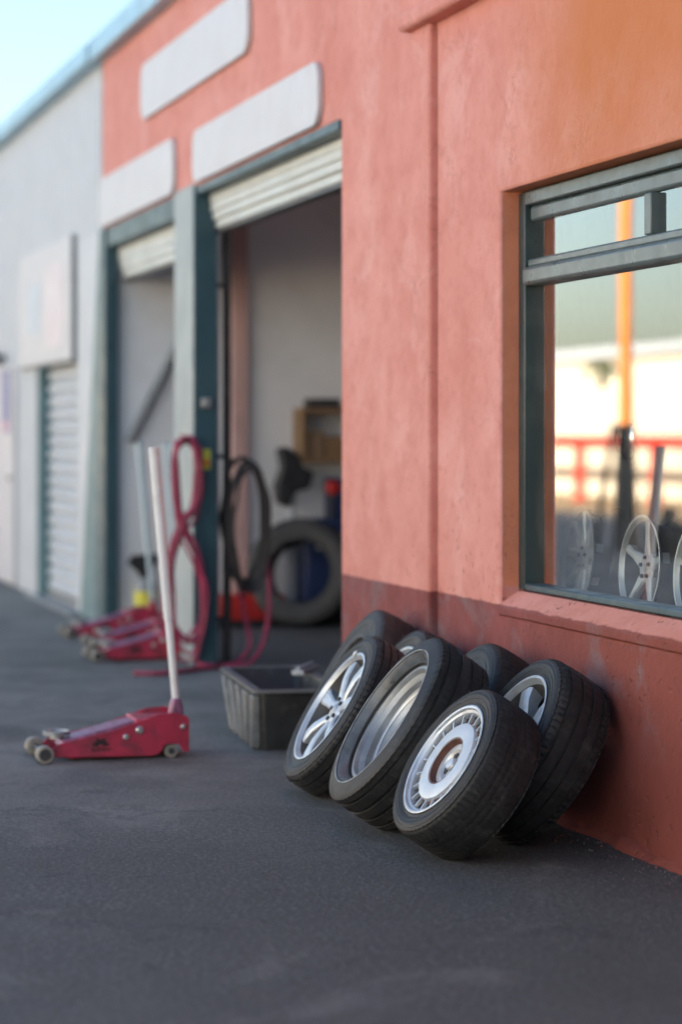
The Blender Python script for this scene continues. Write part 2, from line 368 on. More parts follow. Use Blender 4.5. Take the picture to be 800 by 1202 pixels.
# ------------------------------------------------------------------ tyre shop building
shop = thing('tyre_shop', 'salmon pink garage with an ox red dado, two open bays and a shop window', 'building')
def wall_mesh(xs, zs, holes, y0, y1, name, mat, parent):
    b = MB(); idx = {}
    def vid(i, j, k):
        if (i, j, k) not in idx: idx[(i, j, k)] = len(b.v); b.v.append((xs[i], (y0, y1)[k], zs[j]))
        return idx[(i, j, k)]
    nx, nz = len(xs) - 1, len(zs) - 1
    def solid(i, j):
        if not (0 <= i < nx and 0 <= j < nz): return False
        cx, cz = (xs[i] + xs[i+1]) / 2, (zs[j] + zs[j+1]) / 2
        return not any(h[0] < cx < h[1] and h[2] < cz < h[3] for h in holes)
    def q(*f): b.f.append(list(f)); b.mi.append(0)
    for i in range(nx):
        for j in range(nz):
            if not solid(i, j): continue
            q(vid(i,j,0), vid(i+1,j,0), vid(i+1,j+1,0), vid(i,j+1,0)); q(vid(i,j,1), vid(i,j+1,1), vid(i+1,j+1,1), vid(i+1,j,1))
            if not solid(i-1, j): q(vid(i,j,0), vid(i,j+1,0), vid(i,j+1,1), vid(i,j,1))
            if not solid(i+1, j): q(vid(i+1,j,0), vid(i+1,j,1), vid(i+1,j+1,1), vid(i+1,j+1,0))
            if not solid(i, j-1): q(vid(i,j,0), vid(i,j,1), vid(i+1,j,1), vid(i+1,j,0))
            if not solid(i, j+1): q(vid(i,j+1,0), vid(i+1,j+1,0), vid(i+1,j+1,1), vid(i,j+1,1))
    return b.build(name, mat, parent, bevel=.012)
# bays + pier (plane y = 0) and the shop front set back 35 mm behind the pier
wall_mesh([-17.6, -17.35, -14.88, -14.3, -11.04, -9.67], [0, 2.9, 4.14], [(-17.35, -14.88, 0, 2.9), (-14.3, -11.04, 0, 2.9), (-14.88, -14.3, 0, 2.9), (-17.6, -17.35, 0, 2.9)], 0, .25, 'bay_wall', M['stucco'], shop)
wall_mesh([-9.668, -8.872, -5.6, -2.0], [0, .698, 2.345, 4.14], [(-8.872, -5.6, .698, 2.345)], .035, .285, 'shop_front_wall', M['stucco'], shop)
b = MB(); xs_ = [-9.66 + .035 * i for i in range(int(7.6 / .035))]; rows = []
for x in xs_:
    h = .030 + .022 * (math.sin(x * 7.3) * .5 + math.sin(x * 19.1 + 1) * .3) + random.uniform(-.008, .010); d = .016 + .010 * math.sin(x * 11 + 2) + random.uniform(-.005, .006)
    rows.append([(x, .033 - d - .010, -.002), (x, .033 - d, h * .45), (x, .033 - d * .5, h * .85), (x, .0345, h)])
vs = [p for r in rows for p in r]
b.add(vs, [(i*4 + j, (i+1)*4 + j, (i+1)*4 + j + 1, i*4 + j + 1) for i in range(len(rows) - 1) for j in range(3)]); b.build('plaster_skirting', M['stucco'], shop, ang=60)
# window sill, sloping to the front
b = MB(); b.prism([(.028, .735), (.04, .745), (.108, .792), (.28, .796), (.28, .700), (.028, .700)], 0, 3.268, Matrix(((0,0,1,-8.870),(1,0,0,0),(0,1,0,0),(0,0,0,1))))
b.build('window_sill', M['stucco'], shop, bevel=.008)
# ledge moulding high on the front
MB().box((-9.95, -.055, 3.13), (-2.0, .06, 3.21)).build('ledge', M['stucco'], shop, bevel=.02)
# back, end and roof
MB().box((-17.6, 8.0, 0), (-2.0, 8.2, 4.14)).build('rear_wall', M['inwall'], shop)
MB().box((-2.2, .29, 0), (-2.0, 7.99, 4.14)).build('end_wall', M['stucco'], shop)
MB().box((-17.6, .078, 0), (-17.42, 7.99, 3.9)).build('party_wall', M['inwall'], shop)
MB().box((-9.9, .29, 0), (-9.75, 7.99, 3.9)).build('partition_wall', M['inwall'], shop)
b = MB(); b.box((-17.4, .26, 3.92), (-14.2, 7.99, 4.06)); b.box((-14.1999, 3.2, 3.92), (-10.7, 7.99, 4.06)); b.box((-10.6999, .26, 3.92), (-2.21, 7.99, 4.06)); b.box((-14.1999, .26, 3.92), (-10.7, .4, 4.06))
rf = b.build('roof', M['ceil'], shop)
b = MB(); b.add([(-14.2, .4, 4.0), (-10.7, .4, 4.0), (-10.7, 3.2, 4.0), (-14.2, 3.2, 4.0)], [(0,1,2,3)]); b.build('added_skylight', M['glass'], rf, smooth=False, fixn=False)  # unseen roof opening added to brighten the garage inside
MB().box((-17.6, -.10, 4.142), (-2.0, .30, 4.30)).build('roof_edge', M['skyblue'], shop, bevel=.01)
MB().box((-17.419, .93, .0), (-17.34, 1.04, 3.9)).build('wall_column', M['inpink'], shop, bevel=.005)
# jambs of the bays
b = MB(); b.prism([(-18.5, 0), (-17.72, 0), (-17.60, 2.9), (-17.62, 2.9)], 0, .06, on_wall(.04)); b.build('door_jamb', M['teal_lt'], shop, bevel=.004)
b = MB(); b.prism([(-17.715, 0), (-17.345, 0), (-17.345, 2.9), (-17.597, 2.9)], 0, .10, on_wall(.073)); b.build('door_jamb', M['teal'], shop, bevel=.004)
MB().box((-14.88, -.02, 0), (-14.30, .115, 2.92)).build('bay_post', M['postwhite'], shop, bevel=.006)
MB().box((-14.298, -.025, 0), (-14.262, .12, 2.9)).build('door_jamb', M['teal'], shop, bevel=.004)
# lintels + rolled-up shutters
MB().box((-17.34, -.012, 2.76), (-14.89, .24, 2.898)).build('lintel_beam', M['teal'], shop, bevel=.004)
MB().box((-14.25, -.012, 2.85), (-11.045, .24, 2.898)).build('lintel_beam', M['teal'], shop, bevel=.004)
for x0, x1, zb, zt in ((-17.33, -14.89, 2.54, 2.755), (-14.25, -11.045, 2.645, 2.845)):
    b = MB(); pr = []; ns = 4; hh = (zt - zb) / ns
    for k in range(ns): pr += [(.077 + .004*k*k, zt - k*hh), (.073 + .004*k*k, zt - (k + .18)*hh), (.071 + .004*k*k, zt - (k + .80)*hh), (.077 + .004*k*k, zt - (k + .97)*hh)]
    pr += [(.13, zb), (.21, zb), (.24, zt)]
    b.prism(pr, 0, x1 - x0, Matrix(((0,0,1,x0),(1,0,0,0),(0,1,0,0),(0,0,0,1))))
    sh = b.build('rolled_shutter', M['cream'], shop, ang=25)
    MB().box((x0 + .02, .10, zb - .028), (x1 - .02, .17, zb - .002)).build('bottom_rail', M['steel_dark'], sh)
# latch + sticker on the post
MB().box((-14.262, .02, 1.56), (-14.22, .07, 1.62)).build('door_latch', M['bolt'], shop, bevel=.004)
b = MB(); b.box((-14.2619, .03, 1.19), (-14.257, .075, 1.31)); b.cur = 1; b.box((-14.2568, .035, 1.21), (-14.255, .07, 1.25))
b.build('warning_sticker', [M['yellow'], M['orange']], shop)

# ------------------------------------------------------------------ shop window
win = bpy.data.objects.new('window', None); COL.objects.link(win); win.parent = shop
WX0, WX1, WZ0, WZ1 = -8.866, -5.604, .798, 2.338
FY0, FY1 = .11, .20
def wbar(name, a, b, mat, bev=.006): return MB().box(a, b).build(name, M[mat], win, bevel=bev)
wbar('jamb', (WX0, FY0, WZ0), (WX0 + .07, FY1, WZ1), 'winjamb'); wbar('jamb', (WX1 - .07, FY0, WZ0), (WX1, FY1, WZ1), 'winjamb')
wbar('head', (WX0 + .0705, FY0, 2.285), (WX1 - .0705, FY1, WZ1), 'winframe_skylit')
wbar('bottom_rail', (WX0 + .0705, FY0, WZ0), (WX1 - .0705, FY1, .824), 'teal')
wbar('head_bead', (WX0 + .071, FY0 + .022, 2.222), (WX1 - .071, FY1 - .005, 2.284), 'winframe_skylit', .012)
wbar('transom', (WX0 + .071, FY0 - .012, 1.975), (WX1 - .071, FY1, 2.045), 'winframe_skylit', .014)
wbar('transom_bead', (WX0 + .071, FY0 + .012, 2.0455), (WX1 - .071, FY1 - .005, 2.078), 'winframe_skylit', .008)
for mx in (-7.64, -6.6): wbar('mullion', (mx, FY0 + .012, 2.079), (mx + .06, FY1 - .005, 2.221), 'winframe_skylit', .005)
wbar('mullion', (-6.98, FY0 + .012, .825), (-6.90, FY1 - .005, 1.974), 'winjamb', .005)
def pane(x0, x1, z0, z1):
    b = MB(); b.add([(x0, .152, z0), (x1, .152, z0), (x1, .152, z1), (x0, .152, z1)], [(0,1,2,3)]); return b.build('pane', M['glass'], win, smooth=False, fixn=False)
pane(WX0 + .065, WX1 - .065, .815, 1.98); pane(WX0 + .065, WX1 - .065, 2.04, 2.23)
# window display inside the shop
MB().box((-9.74, .26, 0), (-2.25, 1.5, .70)).build('display_plinth', M['display'], shop, bevel=.01)
MB().box((-9.74, 3.2, 0), (-2.25, 3.3, 3.9)).build('shop_inner_wall', M['darkwall'], shop)

# ------------------------------------------------------------------ sign boards on the facade
def sign(x0, z0, x1, z1, r, label):
    t = thing('sign_board', label, 'sign', loc((x0+x1)/2, 0, (z0+z1)/2), 'blank white sign boards over the bays')
    dx, dz = (x1-x0)/2, (z1-z0)/2
    b = MB(); b.prism(rrect(-dx, -dz, dx, dz, r), 0, .03, on_wall(-.002)); b.build('panel', M['signwhite'], t, bevel=.004)
    return t
sign(-15.95, 3.50, -12.85, 3.87, .12, 'blank white rounded sign board highest on the pink facade under the roof edge')
sign(-14.29, 2.915, -11.36, 3.23, .10, 'long blank white rounded sign board right above the bay holding the large black tyre')
sign(-17.58, 2.915, -14.88, 3.27, .10, 'blank white rounded sign board above the far bay, touching the white neighbouring building')

# ------------------------------------------------------------------ neighbouring white building
nb = thing('sheet_metal_building', 'white corrugated metal building adjoining the pink garage', 'building')
def corrugated(x0, x1, z0, z1, y, pitch, dep, name, slant=None):
    b = MB(); n = int((x1 - x0) / pitch); pts = []
    for i in range(n):
        xa = x0 + i * pitch
        pts += [(xa, y), (xa + pitch * .62, y), (xa + pitch * .72, y + dep), (xa + pitch * .9, y + dep)]
    pts.append((x1, y)); m = len(pts)
    vs = [(p[0], p[1], z0) for p in pts] + [(p[0], p[1], z1) for p in pts]
    b.add(vs, [(i, i+1, m+i+1, m+i) for i in range(m-1)])
    return b.build(name, M['white'], nb, ang=20)
corrugated(-70, -17.62, 2.9, 4.14, 0, .2, .022, 'cladding')
corrugated(-70, -18.55, 2.02, 2.9, 0, .2, .022, 'cladding')
corrugated(-70, -20.82, 0.0, 2.02, 0, .2, .022, 'cladding')
b = MB(); b.prism([(-18.66, 0), (-18.5, 0), (-17.62, 2.9), (-18.66, 2.9)], 0, .07, on_wall(.06)); b.build('corner_post', M['white'], nb, bevel=.006)
MB().box((-70, .03, 0), (-20.83, 8, 4.1)).build('building_body', M['white'], nb)
MB().box((-20.829, .18, 2.03), (-17.63, 8, 4.1)).build('building_body', M['white'], nb)
MB().box((-70, -.12, 4.142), (-17.605, .3, 4.28)).build('roof_edge', M['skyblue'], nb, bevel=.01)
# roller door
b = MB(); z = .06; pr = []
while z < 2.0: pr += [(.11, z), (.07, z + .03), (.07, z + .07), (.11, z + .10)]; z += .112
vs = [(-20.70, y, zz) for y, zz in pr] + [(-18.68, y, zz) for y, zz in pr]; m = len(pr)
b.add(vs, [(i, i+1, m+i+1, m+i) for i in range(m-1)])
rd = b.build('roller_door', M['white'], nb, ang=20)
MB().box((-20.70, .06, .0), (-18.68, .12, .058)).build('bottom_rail', M['greypipe'], rd)
MB().box((-20.815, -.01, 0), (-20.72, .17, 2.01)).build('door_jamb', M['teal_lt'], nb)
MB().box((-20.9, -.10, 0), (-18.5, .05, .022)).build('door_threshold', M['greypipe'], nb, bevel=.006)
# door with poster
dr = MB().box((-23.2, -.04, .02), (-22.1, -.002, 2.02)).build('door', M['signwhite'], nb, bevel=.006)
MB().cyl((-22.2, -.04, 1.0), (-22.2, -.09, 1.0), .02).build('handle', M['bolt'], dr)
b = MB(); b.box((-22.75, -.05, 1.42), (-22.35, -.041, 2.0)); b.cur = 1; b.box((-22.74, -.053, 1.44), (-22.36, -.0505, 1.52))
tag(b.build('poster', [M['posterblue'], M['posterpink']]), 'blue poster with a pink foot on the far white door', 'poster')
t = thing('wall_lamp', 'small dark wall lamp high on the white building', 'lamp', loc(-22.9, -.06, 2.12))
b = MB(); b.cyl((0, .05, 0), (0, -.06, .02), .03); b.build('bracket', M['steel_dark'], t)
b = MB(); b.lathe([(.03, .08), (.05, .06), (.10, -.08), (.085, -.08)], 20, False, Matrix.Translation((0, -.08, .02))); b.build('lamp_shade', M['steel_dark'], t)
# hanging sign on the neighbour
t = thing('wall_sign', 'large square white sign with faded pink and blue print on the corrugated wall', 'sign', loc(-20.2, 0, 2.5))
MB().box((-1.45, -.045, -.50), (1.44, -.005, .47)).build('panel', M['signwhite'], t, bevel=.006)
b = MB(); b.box((-1.452, -.042, -.525), (1.46, -.004, -.502)); b.box((1.4415, -.048, -.525), (1.465, -.004, .47)); b.build('frame', M['greypipe'], t)
b = MB(); b.prism(rrect(-.95, -.25, -.2, .2, .1), 0, .003, on_wall(-.0462)); b.build('print', M['signblue'], t)
b = MB(); b.prism(rrect(.1, -.38, 1.1, .3, .2), 0, .003, on_wall(-.0462)); b.build('print', M['signpink'], t)

# ------------------------------------------------------------------ wheels
def tyre_part(Rr, W, rr, style, parent, mat, n=216):
    h = Rr - rr; P = []       # (r, w, kind)
    side = [(rr + .002, .38), (rr - .004, .44), (rr + .004, .475), (rr + .014, .480), (rr + .018, .470), (rr + .32*h, .492), (rr + .50*h, .50),
            (rr + .54*h, .506), (rr + .58*h, .506), (rr + .62*h, .497), (rr + .76*h, .485), (rr + .86*h, .468), (Rr - .013, .444), (Rr - .0065, .415)]
    if style == 'dish':
        side = [(rr + .002, .24), (rr - .004, .28), (rr + .003, .315), (rr + .010, .33), (rr + .016, .345), (.262, .455), (.270, .49), (.275, .497), (.281, .495), (.292, .478), (.312, .462), (Rr - .012, .440), (Rr - .004, .415)]
    P += [(r, w * W, 's') for r, w in side]
    g = [(.30, .024), (.10, .028), (-.10, .028), (-.30, .024)] if style != 'fine' else [(.24, .010), (.12, .010), (0, .010), (-.12, .010), (-.24, .010)]
    dp = .008 if style != 'fine' else .002
    crown = lambda w: Rr - .005 * (abs(w) / .40) ** 3
    P.append((crown(.385), .385 * W, 't'))
    for c, wd in g:
        P += [(crown(c), (c + wd) * W, 't'), (crown(c) - dp, (c + wd * .8) * W, 'g'), (crown(c) - dp, (c - wd * .8) * W, 'g'), (crown(c), (c - wd) * W, 't')]
    P.append((crown(.385), -.385 * W, 't'))
    P += [(r, -w * W, 's') for r, w in reversed(side)]
    P += [(rr + .010, -.36 * W, 'i'), (Rr - .016, -.40 * W, 'i'), (Rr - .016, .40 * W, 'i'), (rr + .010, .36 * W, 'i')]
    nP = len(P)
    def mod(k, i):
        kd = P[k][2]; w = P[k][1] / W
        if kd == 't' or (kd == 's' and abs(w) > .405 and abs(w) < .47 and P[k][0] > Rr - .02):
            if style in ('block', 'dish'):
                sh = int(abs(w) * 14) % 3
                return -.005 if (i + sh) % 3 == 0 and abs(w) > .12 else 0
            if style == 'rib':
                return -.006 if (abs(w) > .30 and i % 3 == 0) else (-.0025 if i % 5 == 0 else 0)
            return -.0035 if (i + int((w + .5) * 22)) % 3 == 0 else 0
        return 0
    b = MB(); b.lathe([(p[0], p[1]) for p in P], n, True, None, mod)
    ty = b.build('tyre', mat, parent, ang=38)
    if style in ('rib', 'fine') and W < .23:
        rb = MB(); r0 = rr + .40 * h; r1 = rr + .70 * h
        for r_, w_ in ((r0, .4965), (r1, .4915)): rb.lathe([(r_ - .0018, w_ * W - .001), (r_ - .0010, w_ * W + .0016), (r_ + .0010, w_ * W + .0016), (r_ + .0018, w_ * W - .001)], 120, True)
        rb.build('sidewall_ridge', M['ridge'], ty)
    return ty

def rim_barrel(b, rr, W, depth_front=None, n=96):
    t = .006
    out = [(rr + .004, .488*W), (rr + .006, .498*W), (rr + .002, .505*W), (rr - .004, .497*W), (rr - .010, .44*W), (rr - .016, .40*W), (rr - .020, .30*W), (rr - .034, .12*W), (rr - .036, -.12*W),
           (rr - .022, -.30*W), (rr - .016, -.42*W), (rr - .006, -.47*W), (rr + .010, -.50*W), (rr + .011, -.49*W)]
    back = [(rr - .002, -.45*W), (rr - .008, -.40*W), (rr - .014, -.30*W), (rr - .028, -.10*W), (rr - .026, .12*W), (rr - .012, .30*W), (rr - .006, .42*W), (rr + .0, .46*W)]
    o0 = len(b.f); b.lathe(out + back, n, True)
    for q in range(o0 + 5 * n, o0 + (len(out) + len(back) - 2) * n): b.mi[q] = 1

def spoke(b, ang, secs):
    """secs: (r, half width, top z, bottom z) from hub to rim; crowned cross-section"""
    vs = []; ca, sa = math.cos(ang), math.sin(ang)
    for r, hw, zt, zb in secs:
        for x, z in ((-hw, zb), (-hw, zt - .006), (-hw * .62, zt), (hw * .62, zt), (hw, zt - .006), (hw, zb)):
            vs.append((r * ca - x * sa, r * sa + x * ca, z))
    fs = []
    for k in range(len(secs) - 1):
        for j in range(6): fs.append((k*6 + j, k*6 + (j+1) % 6, (k+1)*6 + (j+1) % 6, (k+1)*6 + j))
    fs += [tuple(range(5, -1, -1)), tuple((len(secs)-1)*6 + j for j in range(6))]
    b.add(vs, fs)

def lugs(parent, rad, z, k, mat, r=.009):
    for i in range(k):
        a = 2 * PI * (i + .3) / k; b = MB(); b.cyl((rad*math.cos(a), rad*math.sin(a), z), (rad*math.cos(a), rad*math.sin(a), z + .012), r, r * .85, 6)
        b.build('lug_bolt', mat, parent)

def wheel_root(lab, x, y, z, al, be, spin, group='used wheels leaning against the ox red dado', name='car_wheel'):
    # local +Z = outer face of the wheel, al = lean away from upright, be = turn about the vertical
    n = Vector((0, -math.cos(al), math.sin(al))); u = Vector((0, math.sin(al), math.cos(al))); r = u.cross(n)
    Mr = Matrix((r, u, n)).transposed().to_4x4()
    Mx = Matrix.Translation((x, y, z)) @ Matrix.Rotation(be, 4, 'Z') @ Mr @ Matrix.Rotation(spin, 4, 'Z')
    return thing(name, lab, 'wheel', Mx, group)

def seven_spoke(root, Rr, W, rr, tmat):
    tyre_part(Rr, W, rr, 'rib', root, tmat)
    b = MB(); rim_barrel(b, rr, W)
    zc = .30 * W
    for i in range(7):
        a = 2 * PI * i / 7
        spoke(b, a, [(.045, .024, zc, zc - .05), (.085, .021, zc + .010, zc - .035), (rr * .62, .026, zc + .018, zc - .03), (rr * .85, .032, zc + .016, zc - .03), (rr - .009, .043, zc + .012, zc - .03)])
    b.lathe([(0, zc + .004), (.05, zc + .004), (.066, zc - .004), (.07, zc - .05), (0, zc - .05)], 48)
    rim = b.build('rim', [M['alloy'], M['barrel']], root, ang=28)
    b = MB(); b.lathe([(0, zc + .012), (.018, zc + .011), (.026, zc + .006), (.027, zc + .001)], 32); b.build('hub_cap', M['alloy_dull'], rim)
    lugs(rim, .045, zc, 5, M['steel_dark'], .010)
    b = MB(); b.lathe([(0, -.15*W), (.12, -.15*W), (.12, -.18*W), (0, -.18*W)], 40); b.build('shade_backing', M['steel_dark'], rim)  # dark disc added so the spoke gaps look shaded
    b = MB(); b.box((-.014, rr - .004, .495*W), (.014, rr + .014, .55*W)); b.build('balance_weight', M['handle'], rim, bevel=.003)
    return rim

def five_spoke(root, Rr, W, rr, style, tmat, rmat='alloy'):
    tyre_part(Rr, W, rr, style, root, tmat)
    b = MB(); rim_barrel(b, rr, W); zc = .26 * W
    for i in range(5):
        a = 2 * PI * i / 5 + .3
        spoke(b, a, [(.04, .036, zc, zc - .05), (.09, .032, zc + .012, zc - .035), (rr * .7, .031, zc + .028, zc - .02), (rr - .008, .040, zc + .030, zc - .03)])
    b.lathe([(0, zc + .004), (.055, zc + .004), (.074, zc - .006), (.078, zc - .05), (0, zc - .05)], 48)
    rim = b.build('rim', [M[rmat], M['barrel']], root, ang=28)
    b = MB(); b.lathe([(0, zc + .014), (.022, zc + .012), (.03, zc + .006), (.031, zc + .001)], 32); b.build('hub_cap', M['alloy_dull'], rim)
    lugs(rim, .052, zc, 5, M['steel_dark'], .010)
    b = MB(); b.lathe([(0, -.1*W), (.13, -.1*W), (.13, -.13*W), (0, -.13*W)], 40); b.build('shade_backing', M['steel_dark'], rim)  # dark disc added to give the shade between the spokes
    return rim

def turbine(root, Rr, W, rr):
    tyre_part(Rr, W, rr, 'fine', root, M['rubber'])
    b = MB(); rim_barrel(b, rr, W)
    z = .40 * W; ro = rr * .90; ri = rr * .735
    b.lathe([(rr - .008, z + .012), (ro + .004, z + .008), (ro, z), (ro, z - .02), (rr - .012, z - .02)], 96, True)
    for i in range(20):
        a = 2 * PI * i / 20
        spoke(b, a, [(ri - .004, .0045, z + .001, z - .010), (ri + .5*(ro-ri), .0036, z + .003, z - .010), (ro + .003, .0045, z + .004, z - .010)])
    rim = b.build('rim', [M['alloy'], M['barrel']], root, ang=28)
    b = MB(); b.lathe([(ri, z - .004), (ri - .004, z + .006), (rr * .60, z + .011), (rr * .45, z + .009), (rr * .435, z + .004), (rr * .43, z - .012), (ri - .005, z - .012)], 96, True); b.build('cover_disc', M['alloy_white'], rim)
    b = MB(); b.lathe([(ri + .006, z - .004), (ri + .006, z - .02), (ri - .004, z - .02), (ri - .003, z - .0135), (ri + .001, z - .0045)], 96, True)
    b.lathe([(rr * .432, z + .0065), (rr * .428, z - .006), (rr * .415, z - .016), (rr * .385, z - .018), (rr * .385, z - .014), (rr * .408, z - .002), (rr * .412, z + .006)], 96, True)
    b.build('rusted_ring', M['rust'], rim)
    b = MB(); b.lathe([(.0, z - .022), (.022, z - .022), (.026, z - .028), (.046, z - .028), (.058, z - .016), (rr * .384, z - .0145), (rr * .384, z - .05), (0, z - .05)], 48)
    b.lathe([(0, z - .006), (.019, z - .008), (.023, z - .014), (.023, z - .05)], 32)
    hub = b.build('hub', M['alloy_white'], rim)
    for i in range(4):
        a = PI / 2 * i + .5; b = MB(); b.cyl((.043*math.cos(a), .043*math.sin(a), z - .034), (.043*math.cos(a), .043*math.sin(a), z - .0235), .0125, .0125, 16); b.build('bolt_hole', M['black'], rim)
    b = MB(); b.lathe([(rr * .45, z - .016), (rr - .019, z - .016), (rr - .019, z - .03), (rr * .45, z - .03)], 64, True); b.build('shade_backing', M['slot_shade'], rim)  # dark plate close behind the slots stands for their deep shade
    return rim

def dished_wheel(root, Rr, W, rr):
    ty = tyre_part(Rr, W, rr, 'dish', root, M['rubber'])
    b = MB(); b.lathe([(.2745, .4955*W), (.2752, .5005*W), (.2785, .5005*W), (.2795, .4955*W)], 112, True); b.build('scuffed_edge', M['scuff'], ty)
    b = MB(); b.lathe([(rr + .017, .350*W), (rr + .016, .358*W), (.2615, .463*W), (.2735, .4965*W), (.2735, .49*W), (.2625, .452*W)], 112, True); b.build('sidewall_band', M['band'], ty)
    b = MB(); W = W * .64
    pr = [(rr + .003, .485*W), (rr + .005, .496*W), (rr + .001, .505*W), (rr - .008, .50*W), (rr - .012, .46*W), (rr - .016, .40*W), (rr - .030, .33*W), (rr - .034, .30*W), (rr - .038, .18*W), (rr - .046, .14*W), (rr - .058, .15*W), (rr - .066, .17*W), (rr - .074, .15*W),
          (rr - .090, .06*W), (rr - .12, .02*W), (.085, .02*W), (.078, .05*W), (.060, .055*W), (.056, .03*W), (.033, .03*W), (.031, -.02*W), (.031, -.2*W),
          (rr - .07, -.26*W), (rr - .04, -.38*W), (rr - .014, -.52*W), (rr + .002, -.62*W), (rr + .004, -.60*W), (rr - .004, -.50*W), (rr - .03, -.3*W), (rr - .020, .3*W), (rr - .004, .40*W), (rr, .45*W)]
    b.lathe(pr, 112, True)
    rim = b.build('rim', M['dish'], root, ang=24)
    b = MB(); b.lathe([(rr - .0585, .152*W), (rr - .060, .19*W), (rr - .066, .20*W), (rr - .072, .17*W), (rr - .066, .168*W)], 96, True); b.build('inner_ring', M['alloy_white'], rim)
    b = MB(); b.cyl((0, 0, -.06*W), (0, 0, .06*W), .030, n=32); b.build('hub_bore', M['steel_dark'], rim)
    return rim

# three in front ...
w = wheel_root('silver seven spoke alloy wheel with a narrow tyre, standing next to the black bin', -9.018, -.545, .307, .572, -.043, .30); seven_spoke(w, .329, .156, .234, M['rubber'])
w = wheel_root('wheel with a plain dished silver rim in a tall tyre, middle of the front row', -8.21, -.540, .336, .595, -.045, 0); dished_wheel(w, .345, .24, .232)
w = wheel_root('nearest wheel, with a slotted silver disc and a rusty centre ring', -7.588, -.531, .274, .588, .071, .1); turbine(w, .282, .202, .200)
# ... four behind them, against the wall
w7 = wheel_root('five spoke alloy wheel with a ribbed tread, against the wall behind the slotted wheel', -7.812, -.224, .311, .564, .005, .55); five_spoke(w7, .319, .226, .230, 'rib', M['rubber'])
w5 = wheel_root('dark wheel showing only its tyre top between the dished wheel and five spoke wheel', -8.50, -.215, .312, .55, .0, .1); five_spoke(w5, .320, .20, .19, 'fine', M['rubber'], 'steel_dark')
w3 = wheel_root('small wheel whose silver rim peeps out behind the tall dished rim wheel', -9.30, -.215, .305, .50, .0, 1.0); five_spoke(w3, .310, .19, .215, 'rib', M['rubber'])
w2 = wheel_root('rear wheel showing only a bare black tyre shoulder above the seven spoke alloy wheel', -9.84, -.245, .326, .50, -.05, .2); five_spoke(w2, .335, .20, .195, 'fine', M['rubber_old'], 'steel_dark')

# grit swept up against the foot of the wall and scattered on the asphalt
b = MB()
for i in range(900):
    near = random.random() < .62
    x = random.uniform(-11.0, -5.0); y = (.0 - abs(random.gauss(0, .07))) if near else random.uniform(-2.6, -.05); r = random.uniform(.0015, .0055) * (1 if near else .75)
    if near and x < -9.67: y -= .035
    pts = [Vector((random.gauss(0, 1), random.gauss(0, 1), random.gauss(0, 1))).normalized() for _ in range(2)]
    vs = [(x + r*random.uniform(.7, 1.4)*a, y + r*random.uniform(.7, 1.4)*c_, .001 + max(0, r*(1 + d_)*random.uniform(.5, .9))) for a, c_, d_ in ((1,0,0),(0,1,0),(-1,0,0),(0,-1,0),(0,0,1),(0,0,-1))]
    b.cur = random.choice((0, 0, 1, 2)); b.add(vs, [(0,1,4),(1,2,4),(2,3,4),(3,0,4),(1,0,5),(2,1,5),(3,2,5),(0,3,5)])
tag(b.build('gravel', [M['grit_grey'], M['grit_dark'], M['grit_red']], smooth=False), kind='stuff')

# ------------------------------------------------------------------ black bin
t = thing('water_bin', 'black ribbed plastic trough on the asphalt beside the stacked wheels', 'bin', loc(-10.86, -.345, 0, R_(180 - 5)))
# local: x along the length (near end at -x after the turn), rim at z = .27
Lr, Wr, Lb, Wb, H = .56, .205, .50, .165, .27
def ring(l, w_, z, r=.03, far=None): return [(x, y, z) for x, y in rrect(-l, -w_, l if far is None else far, w_, r, 4)]
rings = [ring(Lb, Wb, .0, .03, .30), ring(Lr - .03, Wr - .03, H - .02), ring(Lr - .03, Wr - .03, H - .012), ring(Lr, Wr, H - .012), ring(Lr, Wr, H), ring(Lr - .035, Wr - .035, H), ring(Lb - .01, Wb - .01, .012, .03, .29)]
b = MB(); n = len(rings[0]); vs = [p for r in rings for p in r]
b.add(vs, [(k*n + i, k*n + (i+1) % n, (k+1)*n + (i+1) % n, (k+1)*n + i) for k in range(len(rings)-1) for i in range(n)] + [tuple(range(n-1, -1, -1)), tuple((len(rings)-1)*n + i for i in range(n))])
tub = b.build('tub', M['binplastic'], t, bevel=.003)
for sy in (-1, 1):
    for k in range(5):
        xb, xt = -.43 + k * .17, -.47 + k * .235
        b = MB(); vs = []
        for x, z, w_ in ((xb, .003, Wb), (xt, H - .024, Wr - .03)):
            for dx, dy in ((-.050, -.004), (-.036, .034), (.036, .034), (.050, -.004)): vs.append((x + dx, sy * (w_ + dy), z))
        b.add(vs, [(0,1,5,4),(1,2,6,5),(2,3,7,6),(3,0,4,7),(0,3,2,1),(4,5,6,7)]); b.build('rib', M['binrib'], tub, bevel=.010)
rim_rings = [ring(Lr + .002, Wr + .002, H - .010), ring(Lr + .002, Wr + .002, H + .003), ring(Lr - .036, Wr - .036, H + .003), ring(Lr - .037, Wr - .037, H - .010)]
b = MB(); vs = [p for r in rim_rings for p in r]; b.add(vs, [(k*n + i, k*n + (i+1) % n, ((k+1) % 4)*n + (i+1) % n, ((k+1) % 4)*n + i) for k in range(4) for i in range(n)]); b.build('rim_lip', M['binrim'], t)
MB().box((-Lb + .03, -Wb + .03, .08), (.33, Wb - .03, .085)).build('dirty_water', M['black'], t)
t2 = MB(); t2.box((-.16, -.03, 0), (.16, .03, .022)); t2.box((-.15, -.012, .022), (.15, .012, .036))
o = t2.build('metal_bar', M['alloy_dull'], None, bevel=.004); o.matrix_world = loc(-11.16, -.19, .272, R_(-28)); tag(o, 'short bright metal bar lying across the rim of the black trough', 'bar')
o.location = (-11.08, -.165, .272)

